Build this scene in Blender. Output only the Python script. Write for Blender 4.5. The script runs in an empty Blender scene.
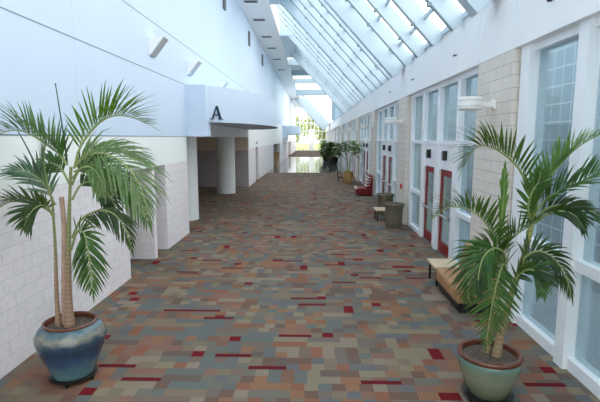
import bpy, math, random
from mathutils import Vector, Matrix

SC = bpy.context.scene
COL = SC.collection
PI = math.pi
rnd = random.Random(7)

# ------------------------------------------------------------------ helpers
def srgb(r, g, b):
    def f(c):
        c /= 255.0
        return c / 12.92 if c <= 0.04045 else ((c + 0.055) / 1.055) ** 2.4
    return (f(r), f(g), f(b), 1.0)


class MB:
    """collects plain shapes and links them as ONE mesh object"""
    def __init__(self):
        self.v, self.f, self.sm = [], [], []

    def add(self, vs, fs, smooth=False):
        n = len(self.v)
        self.v += [tuple(p) for p in vs]
        self.f += [tuple(n + i for i in q) for q in fs]
        self.sm += [smooth] * len(fs)

    def box(self, x0, x1, y0, y1, z0, z1):
        self.add([(x0, y0, z0), (x1, y0, z0), (x1, y1, z0), (x0, y1, z0), (x0, y0, z1), (x1, y0, z1), (x1, y1, z1), (x0, y1, z1)],
                 [(0, 3, 2, 1), (4, 5, 6, 7), (0, 1, 5, 4), (1, 2, 6, 5), (2, 3, 7, 6), (3, 0, 4, 7)])
        return self

    def extrude(self, poly, vec):
        """closed prism: polygon (list of 3D points) swept along vec"""
        n = len(poly)
        a = [Vector(p) for p in poly]
        b = [p + Vector(vec) for p in a]
        self.add(a + b, [tuple(range(n))[::-1], tuple(range(n, 2 * n))] + [(i, (i + 1) % n, n + (i + 1) % n, n + i) for i in range(n)])
        return self

    def tube(self, pts, rad, seg=8, cap=True):
        pts = [Vector(p) for p in pts]
        n = len(pts)
        if not isinstance(rad, (list, tuple)):
            rad = [rad] * n
        vs, fs = [], []
        ref = Vector((0.31, 0.77, 0.55)).normalized()
        for i, p in enumerate(pts):
            t = (pts[min(i + 1, n - 1)] - pts[max(i - 1, 0)]).normalized()
            u = t.cross(ref).normalized()
            w = t.cross(u)
            for k in range(seg):
                a = 2 * PI * k / seg
                vs.append(p + (u * math.cos(a) + w * math.sin(a)) * rad[i])
        for i in range(n - 1):
            for k in range(seg):
                fs.append((i * seg + k, i * seg + (k + 1) % seg, (i + 1) * seg + (k + 1) % seg, (i + 1) * seg + k))
        if cap:
            fs += [tuple(range(seg))[::-1], tuple((n - 1) * seg + k for k in range(seg))]
        self.add(vs, fs, True)
        return self

    def lathe(self, prof, seg=40, c=(0, 0, 0), close=True):
        """prof: (radius, z) from the bottom up; radius 0 closes to a point ring"""
        vs, fs = [], []
        n = len(prof)
        for r, z in prof:
            for k in range(seg):
                a = 2 * PI * k / seg
                vs.append((c[0] + r * math.cos(a), c[1] + r * math.sin(a), c[2] + z))
        for i in range(n - 1):
            for k in range(seg):
                fs.append((i * seg + k, i * seg + (k + 1) % seg, (i + 1) * seg + (k + 1) % seg, (i + 1) * seg + k))
        if close:
            fs += [tuple(range(seg))[::-1], tuple((n - 1) * seg + k for k in range(seg))]
        self.add(vs, fs, True)
        return self

    def build(self, name, mat, parent=None, bevel=0, flat=False):
        me = bpy.data.meshes.new(name)
        me.from_pydata(self.v, [], self.f)
        me.update()
        if not flat:
            for p, s in zip(me.polygons, self.sm):
                p.use_smooth = s
            try:
                me.set_sharp_from_angle(angle=math.radians(40))
            except Exception:
                pass
        me.materials.append(mat)
        o = bpy.data.objects.new(name, me)
        COL.objects.link(o)
        if parent:
            o.parent = parent
        if bevel:
            m = o.modifiers.new('bevel', 'BEVEL')
            m.width = bevel
            m.segments = 2
            m.limit_method = 'ANGLE'
        return o


def box(name, x0, x1, y0, y1, z0, z1, mat, parent=None, bevel=0):
    return MB().box(x0, x1, y0, y1, z0, z1).build(name, mat, parent, bevel)


def thing(name, label, cat, loc=(0, 0, 0), rz=0.0, group=None):
    o = bpy.data.objects.new(name, None)
    COL.objects.link(o)
    o.location = loc
    o.rotation_euler = (0, 0, rz)
    o['label'] = label
    o['category'] = cat
    if group:
        o['group'] = group
    return o


def tag(o, label, cat, group=None):
    o['label'] = label
    o['category'] = cat
    if group:
        o['group'] = group
    return o


def struct(o):
    o['kind'] = 'structure'
    return o


def struct_empty(name, loc=(0, 0, 0)):
    o = bpy.data.objects.new(name, None)
    COL.objects.link(o)
    o.location = loc
    o['kind'] = 'structure'
    return o


def kids(o):
    return [c for c in bpy.data.objects if c.parent == o]


def dup(root, loc, label=None, group=None, rz=None, name=None):
    def cp(o, par):
        c = o.copy()
        COL.objects.link(c)
        c.parent = par
        for k in kids(o):
            cp(k, c)
        return c
    r = cp(root, None)
    r.location = loc
    if rz is not None:
        r.rotation_euler = (0, 0, rz)
    if label:
        r['label'] = label
    if group:
        r['group'] = group
    return r


# ------------------------------------------------------------------ materials
class NT:
    def __init__(self, name):
        self.m = bpy.data.materials.new(name)
        self.m.use_nodes = True
        self.t = self.m.node_tree
        self.n = self.t.nodes
        self.n.clear()
        self.out = self.n.new('ShaderNodeOutputMaterial')

    def new(self, typ, **kw):
        x = self.n.new(typ)
        for k, v in kw.items():
            setattr(x, k, v)
        return x

    def link(self, a, b):
        self.t.links.new(a, b)

    def put(self, sock, v):
        if hasattr(v, 'is_output') or isinstance(v, bpy.types.NodeSocket):
            self.link(v, sock)
        else:
            sock.default_value = v

    def math(self, op, a, b=0.0, c=0.0):
        x = self.new('ShaderNodeMath', operation=op)
        self.put(x.inputs[0], a)
        self.put(x.inputs[1], b)
        self.put(x.inputs[2], c)
        return x.outputs[0]

    def coords(self, obj=True):
        tc = self.new('ShaderNodeTexCoord')
        return tc.outputs['Object']

    def sep(self, v):
        s = self.new('ShaderNodeSeparateXYZ')
        self.link(v, s.inputs[0])
        return s.outputs

    def comb(self, x, y, z=0.0):
        c = self.new('ShaderNodeCombineXYZ')
        self.put(c.inputs[0], x)
        self.put(c.inputs[1], y)
        self.put(c.inputs[2], z)
        return c.outputs[0]

    def wn(self, vec):
        w = self.new('ShaderNodeTexWhiteNoise', noise_dimensions='3D')
        self.link(vec, w.inputs['Vector'])
        return w.outputs['Value']

    def noise(self, vec, scale, detail=3, rough=0.55):
        x = self.new('ShaderNodeTexNoise')
        self.link(vec, x.inputs['Vector'])
        x.inputs['Scale'].default_value = scale
        x.inputs['Detail'].default_value = detail
        x.inputs['Roughness'].default_value = rough
        return x.outputs['Fac']

    def ramp(self, fac, stops, const=False):
        r = self.new('ShaderNodeValToRGB')
        r.color_ramp.interpolation = 'CONSTANT' if const else 'LINEAR'
        e = r.color_ramp.elements
        while len(e) < len(stops):
            e.new(1.0)
        for el, (p, c) in zip(e, stops):
            el.position = p
            el.color = c
        self.link(fac, r.inputs[0])
        return r.outputs[0]

    def mix(self, fac, a, b, mode='MIX'):
        x = self.new('ShaderNodeMix', data_type='RGBA', blend_type=mode)
        self.put(x.inputs[0], fac)
        self.put(x.inputs[6], a)
        self.put(x.inputs[7], b)
        return x.outputs[2]

    def bump(self, h, strength=0.3, dist=0.02):
        b = self.new('ShaderNodeBump')
        b.inputs['Strength'].default_value = strength
        b.inputs['Distance'].default_value = dist
        self.link(h, b.inputs['Height'])
        return b.outputs[0]

    def bsdf(self, color, rough=0.6, metal=0.0, normal=None, spec=0.5, **kw):
        b = self.new('ShaderNodeBsdfPrincipled')
        self.put(b.inputs['Base Color'], color)
        self.put(b.inputs['Roughness'], rough)
        b.inputs['Metallic'].default_value = metal
        b.inputs['Specular IOR Level'].default_value = spec
        if normal is not None:
            self.link(normal, b.inputs['Normal'])
        for k, v in kw.items():
            b.inputs[k.replace('_', ' ')].default_value = v
        self.link(b.outputs[0], self.out.inputs[0])
        return b


def plain(name, rgb, rough=0.6, var=0.06, scale=6.0, metal=0.0, spec=0.4, bump=0.0, coat=0.0):
    t = NT(name)
    co = t.coords()
    n = t.noise(co, scale, 4)
    c = srgb(*rgb)
    lo = tuple(x * (1 - var) for x in c[:3]) + (1,)
    hi = tuple(min(1, x * (1 + var)) for x in c[:3]) + (1,)
    col = t.ramp(n, [(0.3, lo), (0.7, hi)])
    nm = t.bump(t.noise(co, scale * 12, 3), bump, 0.01) if bump else None
    b = t.bsdf(col, rough, metal, nm, spec)
    if coat:
        b.inputs['Coat Weight'].default_value = coat
        b.inputs['Coat Roughness'].default_value = 0.08
    return t.m


def block_mat(name, rgb, joint, bw=0.4, bh=0.2, var=0.05, bump=0.4, mortar=0.008):
    """split-face masonry, courses along z, on walls facing x or y"""
    t = NT(name)
    s = t.sep(t.coords())
    u = t.math('ADD', s[0], s[1])
    vec = t.comb(u, s[2])
    br = t.new('ShaderNodeTexBrick')
    t.link(vec, br.inputs['Vector'])
    c = srgb(*rgb)
    br.inputs['Color1'].default_value = tuple(x * (1 - var) for x in c[:3]) + (1,)
    br.inputs['Color2'].default_value = tuple(min(1, x * (1 + var)) for x in c[:3]) + (1,)
    br.inputs['Mortar'].default_value = srgb(*joint)
    br.inputs['Scale'].default_value = 1.0
    br.inputs['Mortar Size'].default_value = mortar
    br.inputs['Mortar Smooth'].default_value = 0.3
    br.inputs['Brick Width'].default_value = bw
    br.inputs['Row Height'].default_value = bh
    br.inputs['Bias'].default_value = 0.0
    n = t.noise(t.coords(), 9.0, 6, 0.7)
    n2 = t.noise(t.coords(), 45.0, 3, 0.7)
    col = t.mix(0.5, br.outputs['Color'], t.ramp(n, [(0.25, (0.72, 0.72, 0.73, 1)), (0.7, (1, 1, 1, 1))]), 'MULTIPLY')
    h = t.math('ADD', t.math('MULTIPLY', n2, 0.6), t.math('MULTIPLY', br.outputs['Fac'], -1.2))
    h = t.math('ADD', h, n)
    t.bsdf(col, 0.85, 0, t.bump(h, bump, 0.02), 0.2)
    return t.m


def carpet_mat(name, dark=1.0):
    t = NT(name)
    co = t.coords()
    s = t.sep(co)
    x, y = s[0], s[1]
    v = t.math('DIVIDE', y, 0.33)
    row = t.math('FLOOR', v)
    fv = t.math('FRACT', v)
    off = t.wn(t.comb(row, 3.7, 1.0))
    u = t.math('ADD', t.math('DIVIDE', x, 0.50), t.math('MULTIPLY', off, 3.0))
    cl = t.math('FLOOR', u)
    fu = t.math('FRACT', u)
    h1 = t.wn(t.comb(cl, row, 1.3))
    h2 = t.wn(t.comb(cl, row, 7.9))
    h3 = t.wn(t.comb(cl, row, 4.1))
    nx = t.math('ADD', 1.0, t.math('ADD', t.math('GREATER_THAN', h1, 0.30), t.math('GREATER_THAN', h1, 0.42)))
    ny = t.math('ADD', 1.0, t.math('GREATER_THAN', h2, 0.25))
    sx = t.math('FLOOR', t.math('MULTIPLY', fu, nx))
    sy = t.math('FLOOR', t.math('MULTIPLY', fv, ny))
    idx = t.comb(t.math('ADD', t.math('MULTIPLY', cl, 4.0), sx), t.math('ADD', t.math('MULTIPLY', row, 4.0), sy), 2.2)
    r = t.wn(idx)
    pal = [(110, 98, 90), (94, 103, 103), (126, 90, 74), (114, 107, 92), (106, 99, 94), (122, 97, 87), (95, 99, 103),
           (125, 118, 101), (104, 104, 97), (130, 100, 80), (98, 89, 85), (118, 107, 94), (96, 102, 101), (117, 91, 79),
           (128, 119, 108), (103, 85, 77)]
    pal = [(c[0] * 1.0, c[1] * 0.965, c[2] * 0.935) for c in pal]
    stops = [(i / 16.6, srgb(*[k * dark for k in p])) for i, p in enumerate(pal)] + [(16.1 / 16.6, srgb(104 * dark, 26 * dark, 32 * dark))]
    base = t.ramp(r, stops, True)
    # woven stripes in some of the patches
    r2 = t.wn(t.comb(r, row, 9.1))
    dirn = t.math('ADD', x, t.math('MULTIPLY', y, t.math('MULTIPLY', t.math('GREATER_THAN', r2, 0.75), 0.9)))
    st = t.math('SINE', t.math('MULTIPLY', dirn, 2 * PI / 0.036))
    amt = t.math('MULTIPLY', t.math('GREATER_THAN', r2, 0.5), 0.10)
    f = t.math('ADD', 1.0, t.math('MULTIPLY', st, amt))
    base = t.mix(1.0, base, t.comb(f, f, f), 'MULTIPLY')
    # long thin red bars
    bar = t.math('MULTIPLY', t.math('GREATER_THAN', h3, 0.955), t.math('LESS_THAN', fv, 0.27))
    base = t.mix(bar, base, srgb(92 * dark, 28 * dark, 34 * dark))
    n = t.noise(co, 90, 4, 0.8)
    big = t.noise(co, 0.5, 3, 0.6)
    g = t.math('ADD', t.math('MULTIPLY', n, 0.7), t.math('ADD', 0.42, t.math('MULTIPLY', big, 0.46)))
    base = t.mix(1.0, base, t.comb(g, g, g), 'MULTIPLY')
    t.bsdf(base, 0.95, 0, t.bump(n, 0.25, 0.01), 0.1)
    return t.m


def glass_mat(name, tint, refl=0.06, haze=0.0, hazecol=(200, 215, 225)):
    """clear thin pane: mostly see-through, a little mirror, and a diffuse haze standing for reflected room light"""
    t = NT(name)
    tr = t.new('ShaderNodeBsdfTransparent')
    tr.inputs[0].default_value = srgb(*tint)
    gl = t.new('ShaderNodeBsdfGlossy')
    gl.inputs['Roughness'].default_value = 0.02
    lw = t.new('ShaderNodeLayerWeight')
    lw.inputs[0].default_value = 0.25
    fac = t.math('ADD', refl, t.math('MULTIPLY', lw.outputs['Fresnel'], 0.25))
    m = t.new('ShaderNodeMixShader')
    t.link(fac, m.inputs[0])
    t.link(tr.outputs[0], m.inputs[1])
    t.link(gl.outputs[0], m.inputs[2])
    res = m
    if haze:
        d = t.new('ShaderNodeBsdfDiffuse')  # pale diffuse layer paints in the reflected interior
        n = t.noise(t.coords(), 0.8, 2)
        t.link(t.ramp(n, [(0.3, srgb(*[k * 0.9 for k in hazecol])), (0.7, srgb(*hazecol))]), d.inputs[0])
        m2 = t.new('ShaderNodeMixShader')
        m2.inputs[0].default_value = haze
        t.link(m.outputs[0], m2.inputs[1])
        t.link(d.outputs[0], m2.inputs[2])
        res = m2
    t.link(res.outputs[0], t.out.inputs[0])
    return t.m


def panel_wall_mat(name, rgb, joint_y, joint_x0=0.0):
    """painted wall boards with hairline vertical joints along y"""
    t = NT(name)
    s = t.sep(t.coords())
    f = t.math('FRACT', t.math('DIVIDE', t.math('ADD', s[1], joint_x0), joint_y))
    line = t.math('LESS_THAN', f, 0.006)
    n = t.noise(t.coords(), 0.7, 3)
    c = srgb(*rgb)
    base = t.ramp(n, [(0.3, tuple(k * 0.97 for k in c[:3]) + (1,)), (0.7, c)])
    col = t.mix(t.math('MULTIPLY', line, 0.22), base, (0.3, 0.35, 0.4, 1))
    t.bsdf(col, 0.55, 0, None, 0.3)
    return t.m


def pot_mat(name, stops, gloss=0.15, speck=(40, 45, 50), z0=0.0, z1=0.75):
    """glazed stoneware: colour bands run with height, broken up by noise"""
    t = NT(name)
    co = t.coords()
    s = t.sep(co)
    n = t.noise(co, 5.0, 5, 0.7)
    nf = t.noise(co, 60.0, 3, 0.7)
    h = t.math('ADD', t.math('DIVIDE', t.math('SUBTRACT', s[2], z0), z1 - z0), t.math('MULTIPLY', t.math('SUBTRACT', n, 0.5), 0.34))
    col = t.ramp(h, [(p, srgb(*c)) for p, c in stops])
    dots = t.math('MULTIPLY', t.math('GREATER_THAN', nf, 0.6), 0.45)
    col = t.mix(dots, col, srgb(*speck))
    t.bsdf(col, gloss, 0, t.bump(n, 0.12, 0.02), 0.6)
    return t.m


def trunk_mat(name, low, high, ring, z0, z1):
    t = NT(name)
    co = t.coords()
    s = t.sep(co)
    n = t.noise(co, 14, 4, 0.7)
    h = t.math('ADD', s[2], t.math('MULTIPLY', t.math('SUBTRACT', n, 0.5), 0.25))
    k = t.math('DIVIDE', t.math('SUBTRACT', h, z0), z1 - z0)
    col = t.ramp(k, [(0.0, srgb(*low)), (0.45, srgb(*low)), (0.75, srgb(*high)), (1.0, srgb(*high))])
    rg = t.math('FRACT', t.math('DIVIDE', t.math('ADD', s[2], t.math('MULTIPLY', n, 0.01)), 0.055))
    col = t.mix(t.math('MULTIPLY', t.math('LESS_THAN', rg, 0.2), 0.6), col, srgb(*ring))
    t.bsdf(col, 0.7, 0, t.bump(rg, 0.25, 0.01), 0.3)
    return t.m


def leaf_mat(name, a, b, tip):
    t = NT(name)
    co = t.coords()
    n = t.noise(co, 9, 4, 0.6)
    col = t.ramp(n, [(0.25, srgb(*a)), (0.6, srgb(*b)), (0.8, srgb(*tip))])
    bs = t.new('ShaderNodeBsdfPrincipled')
    t.link(col, bs.inputs['Base Color'])
    bs.inputs['Roughness'].default_value = 0.42
    bs.inputs['Specular IOR Level'].default_value = 0.4
    tl = t.new('ShaderNodeBsdfTranslucent')
    t.link(t.mix(0.5, col, srgb(150, 170, 50)), tl.inputs[0])
    m = t.new('ShaderNodeMixShader')
    m.inputs[0].default_value = 0.28
    t.link(bs.outputs[0], m.inputs[1])
    t.link(tl.outputs[0], m.inputs[2])
    t.link(m.outputs[0], t.out.inputs[0])
    return t.m


def grid_wall_mat(name, rgb, line, w, h, lw=0.09):
    """pale outside wall of square glass-block units"""
    t = NT(name)
    s = t.sep(t.coords())
    a = t.math('LESS_THAN', t.math('FRACT', t.math('DIVIDE', t.math('ADD', s[1], s[0]), w)), lw)
    b = t.math('LESS_THAN', t.math('FRACT', t.math('DIVIDE', s[2], h)), lw)
    m = t.math('MAXIMUM', a, b)
    n = t.noise(t.coords(), 0.6, 3)
    c = srgb(*rgb)
    base = t.ramp(n, [(0.35, tuple(k * 0.86 for k in c[:3]) + (1,)), (0.65, c)])
    t.bsdf(t.mix(m, base, srgb(*line)), 0.35, 0, None, 0.4)
    return t.m


M = {}
M['carpet'] = carpet_mat('patchwork carpet')
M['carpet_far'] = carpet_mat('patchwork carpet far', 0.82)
M['stone'] = block_mat('white split block', (240, 234, 236), (226, 221, 224), 0.4, 0.2, 0.02)
M['pier'] = block_mat('beige split block', (232, 223, 212), (190, 180, 171), 0.62, 0.2, 0.03, 0.35, 0.006)
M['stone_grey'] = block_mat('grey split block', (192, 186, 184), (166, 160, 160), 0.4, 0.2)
M['white'] = plain('white paint', (248, 248, 247), 0.5, 0.02, 1.0)
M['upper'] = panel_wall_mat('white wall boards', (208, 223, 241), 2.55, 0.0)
M['fascia'] = panel_wall_mat('fascia boards', (250, 250, 250), 8.2, -9.15)
M['band'] = plain('white header band', (242, 245, 243), 0.5, 0.02, 0.8)
M['beige'] = plain('lamp tinted beige wall', (218, 202, 180), 0.7, 0.04, 1.5)  # tan of incandescent light in the column recess, put into the colour
M['frame'] = plain('white aluminium', (243, 245, 247), 0.35, 0.02, 2.0)
M['steel'] = plain('white painted steel', (196, 214, 226), 0.4, 0.03, 0.8)
M['dark'] = plain('black metal', (34, 32, 32), 0.4, 0.1)
M['groove'] = plain('shadow groove', (140, 150, 160), 0.8, 0.05)
M['rafter'] = plain('pale blue painted rafter', (196, 212, 222), 0.45, 0.03, 0.8)
M['lobby'] = plain('grey blue lobby steel', (176, 194, 205), 0.5, 0.03, 0.8)
M['flange'] = plain('shade grey flange', (126, 142, 150), 0.5, 0.04)  # darker grey carries the rafters' underside shade; brackets share it
M['ventgrey'] = plain('grey vent', (106, 108, 108), 0.6, 0.1)
M['louver'] = plain('grey louver', (188, 190, 194), 0.5, 0.04)
M['red'] = plain('dark red paint', (136, 8, 14), 0.4, 0.08, 3.0)
M['redvinyl'] = plain('dark red vinyl', (120, 12, 20), 0.4, 0.1, 4.0)
M['chrome'] = plain('brushed steel', (205, 205, 205), 0.25, 0.03, 4.0, metal=1.0)
M['glass'] = glass_mat('window glass', (218, 231, 236), 0.06, 0.14, (202, 214, 218))
M['skyglass'] = glass_mat('skylight glass', (244, 250, 253), 0.03)
M['doorglass'] = glass_mat('door glass', (215, 225, 225), 0.07, 0.2, (205, 214, 212))
M['drum'] = plain('white lamp drum', (244, 244, 240), 0.4, 0.02)
M['letter'] = plain('dark teal letter', (28, 58, 78), 0.4, 0.05)
M['tan'] = plain('tan vinyl', (166, 124, 84), 0.5, 0.1, 5.0, bump=0.1)
M['woodtop'] = plain('light wood laminate', (212, 190, 158), 0.35, 0.08, 3.0)
M['urn'] = plain('olive stoneware', (112, 104, 84), 0.6, 0.14, 7.0, bump=0.3)
M['tanpot'] = plain('tan clay pot', (186, 150, 92), 0.5, 0.12, 5.0)
M['darkpot'] = plain('dark planter', (58, 52, 46), 0.5, 0.12)
M['soil'] = plain('bark soil', (104, 92, 82), 0.95, 0.4, 30.0, bump=1.0)
M['rimbrown'] = plain('brown glazed rim', (98, 54, 36), 0.25, 0.2, 8.0, spec=0.6)
M['bluepot'] = pot_mat('blue drip glaze', [(0.0, (104, 142, 142)), (0.2, (84, 120, 132)), (0.42, (50, 78, 108)), (0.6, (40, 58, 80)), (0.74, (52, 74, 90)), (0.84, (136, 132, 116)), (0.92, (78, 104, 112)), (1.0, (58, 90, 104))], 0.13, (40, 46, 54), 0.06, 0.74)  # glaze bands; the cream shoulder stop paints in a highlight
M['greenpot'] = pot_mat('celadon glaze', [(0.0, (88, 94, 76)), (0.3, (116, 122, 98)), (0.6, (132, 136, 112)), (0.85, (116, 130, 112)), (1.0, (100, 132, 120))], 0.16, (86, 102, 82), 0.04, 0.5)
M['trunk'] = trunk_mat('ringed palm trunk', (158, 130, 108), (132, 140, 92), (112, 84, 66), 0.5, 2.3)
M['trunk2'] = trunk_mat('green palm trunk', (158, 134, 104), (160, 164, 98), (112, 88, 66), 0.3, 1.7)
M['stub'] = plain('dry brown stub', (176, 146, 128), 0.8, 0.2, 12.0)
M['leaf0'] = leaf_mat('mid green leaf', (34, 66, 32), (64, 104, 46), (112, 136, 66))
M['leaf1'] = leaf_mat('light green leaf', (58, 98, 36), (102, 142, 54), (152, 172, 84))
M['leaf2'] = leaf_mat('grey green leaf', (62, 92, 54), (106, 134, 82), (166, 166, 106))
M['leaf3'] = leaf_mat('dark green leaf', (26, 48, 28), (46, 76, 38), (84, 104, 54))
M['leaf4'] = leaf_mat('blue green leaf', (52, 82, 66), (92, 122, 96), (140, 158, 118))
M['stalk'] = plain('green leaf stalk', (140, 152, 92), 0.5, 0.1)
M['fol'] = leaf_mat('shiny foliage', (24, 52, 24), (48, 88, 38), (96, 126, 62))
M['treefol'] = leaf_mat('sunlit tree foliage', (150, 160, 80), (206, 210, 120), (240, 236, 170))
M['bark'] = plain('tree bark', (110, 96, 80), 0.9, 0.2, 6.0)
M['tile'] = None
M['pave'] = plain('outside paving', (186, 194, 198), 0.8, 0.02, 0.5)
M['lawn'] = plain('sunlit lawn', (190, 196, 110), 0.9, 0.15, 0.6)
M['blockout'] = grid_wall_mat('glass block wall', (178, 190, 196), (242, 246, 247), 0.42, 0.42)
M['orange'] = plain('orange wood', (170, 140, 108), 0.5, 0.1)
M['plaque'] = plain('grey plaque', (150, 152, 152), 0.5, 0.05)
M['redbox'] = plain('red enamel', (186, 40, 44), 0.4, 0.05)

t = NT('polished tile')
s = t.sep(t.coords())
gx = t.math('LESS_THAN', t.math('FRACT', t.math('DIVIDE', s[0], 0.6)), 0.02)
gy = t.math('LESS_THAN', t.math('FRACT', t.math('DIVIDE', s[1], 0.6)), 0.02)
tl = t.mix(t.math('MULTIPLY', t.math('MAXIMUM', gx, gy), 0.5), t.ramp(t.noise(t.coords(), 1.3, 4), [(0.3, srgb(92, 98, 96)), (0.7, srgb(120, 124, 120))]), srgb(70, 72, 72))
t.bsdf(tl, 0.07, 0, None, 0.8)
M['tile'] = t.m
LEFT_FRONDS = [
    ('arch_left', [(0.097, 0.0, 2.683), (0.011, 0.02, 2.8), (-0.108, 0.03, 2.894), (-0.292, 0.05, 3.012), (-0.443, 0.05, 3.082), (-0.612, 0.05, 3.082), (-0.813, 0.05, 3.0)], (-0.25, 0, 1), 55, 0.4, 0.1, 42, 0.1, 30, 0) ,
    ('arch_right', [(0.179, 0.0, 2.647), (0.282, -0.03, 2.884), (0.472, -0.05, 3.115), (0.64, -0.07, 3.228), (0.797, -0.08, 3.256), (0.965, -0.1, 3.226), (1.112, -0.1, 3.159)], (-0.1, 0, 1), 52, 0.4, 0.06, 42, 0.16, 32, 1) ,
    ('droop_right', [(0.19, -0.02, 2.649), (0.38, -0.12, 2.783), (0.604, -0.22, 2.832), (0.819, -0.3, 2.779), (0.993, -0.36, 2.65), (1.121, -0.4, 2.455), (1.194, -0.42, 2.192)], (0.6, -1, 0.5), -5, 0.48, 0.3, 40, 0.12, 21, 2) ,
    ('mid_right', [(0.183, 0.02, 2.682), (0.31, 0.1, 2.833), (0.461, 0.2, 2.879), (0.616, 0.3, 2.865), (0.783, 0.38, 2.8), (0.928, 0.42, 2.685)], (0, -0.5, 1), 12, 0.36, 0.16, 38, 0.15, 28, 2) ,
    ('far_right', [(0.165, 0.02, 2.599), (0.3, 0.15, 2.674), (0.475, 0.25, 2.644), (0.637, 0.32, 2.477), (0.787, 0.36, 2.218), (0.895, 0.38, 1.93)], (0.7, -0.6, 0.6), -10, 0.42, 0.25, 36, 0.15, 22, 0) ,
    ('low_arch', [(0.107, -0.02, 1.804), (0.235, -0.05, 2.019), (0.398, -0.1, 2.124), (0.567, -0.15, 2.169), (0.727, -0.2, 2.119), (0.844, -0.22, 1.97), (0.903, -0.22, 1.758)], (0, -0.8, 1), -35, 0.27, 0.25, 40, 0.2, 24, 3) ,
    ('hang_front', [(0.09, -0.03, 1.658), (0.226, -0.12, 1.899), (0.351, -0.2, 1.905), (0.415, -0.26, 1.717), (0.445, -0.28, 1.485), (0.454, -0.28, 1.245)], (0, -1, 0.1), 8, 0.3, 0.12, 42, 0.22, 30, 0) ,
    ('low_left', [(-0.092, 0.0, 2.081), (-0.172, -0.04, 2.16), (-0.264, -0.08, 2.226), (-0.38, -0.12, 2.255), (-0.527, -0.15, 2.259), (-0.69, -0.15, 2.175)], (0, -0.2, 1), 35, 0.27, 0.08, 48, 0.2, 20, 3) ,
    ('hang_left', [(-0.107, 0.0, 2.045), (-0.111, -0.1, 2.182), (-0.132, -0.18, 2.229), (-0.193, -0.24, 2.191), (-0.259, -0.26, 2.09), (-0.313, -0.26, 1.996)], (0, -1, 0.1), 5, 0.26, 0.12, 38, 0.2, 20, 3) ,
    ('mid_left', [(-0.083, 0.0, 2.203), (-0.184, 0.05, 2.378), (-0.302, 0.08, 2.508), (-0.455, 0.1, 2.591), (-0.611, 0.1, 2.64)], (0, -0.6, 1), 12, 0.34, 0.14, 34, 0.15, 22, 4) ,
    ('upright_left', [(-0.095, 0.0, 2.203), (-0.113, -0.05, 2.39), (-0.126, -0.08, 2.605), (-0.111, -0.1, 2.804), (-0.062, -0.1, 2.977)], (-1, -0.6, 0), 10, 0.24, 0.05, 30, 0.2, 20, 4) ,
    ('back_mid', [(0.13, 0.02, 2.443), (0.162, 0.12, 2.591), (0.25, 0.2, 2.671), (0.344, 0.26, 2.631), (0.414, 0.3, 2.415), (0.448, 0.3, 2.135)], (0.4, -1, 0.3), 5, 0.32, 0.2, 36, 0.2, 26, 3) ,
    ('back_low', [(0.118, 0.02, 2.262), (0.185, 0.1, 2.423), (0.272, 0.18, 2.464), (0.389, 0.24, 2.383), (0.488, 0.28, 2.228), (0.554, 0.28, 2.05)], (0.2, -1, 0.4), 0, 0.26, 0.25, 38, 0.2, 22, 3) ,
    ('crown_front', [(0.169, -0.02, 2.53), (0.346, -0.14, 2.657), (0.512, -0.24, 2.664), (0.625, -0.3, 2.556), (0.67, -0.32, 2.4)], (0.4, -1, 0.3), 5, 0.26, 0.2, 38, 0.2, 20, 2) ,
    ('back_left', [(0.101, 0.03, 2.442), (-0.034, 0.12, 2.615), (-0.161, 0.18, 2.684), (-0.309, 0.22, 2.682), (-0.455, 0.24, 2.581)], (-0.2, -0.8, 0.6), 5, 0.28, 0.2, 38, 0.2, 20, 0) ,
]
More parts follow.
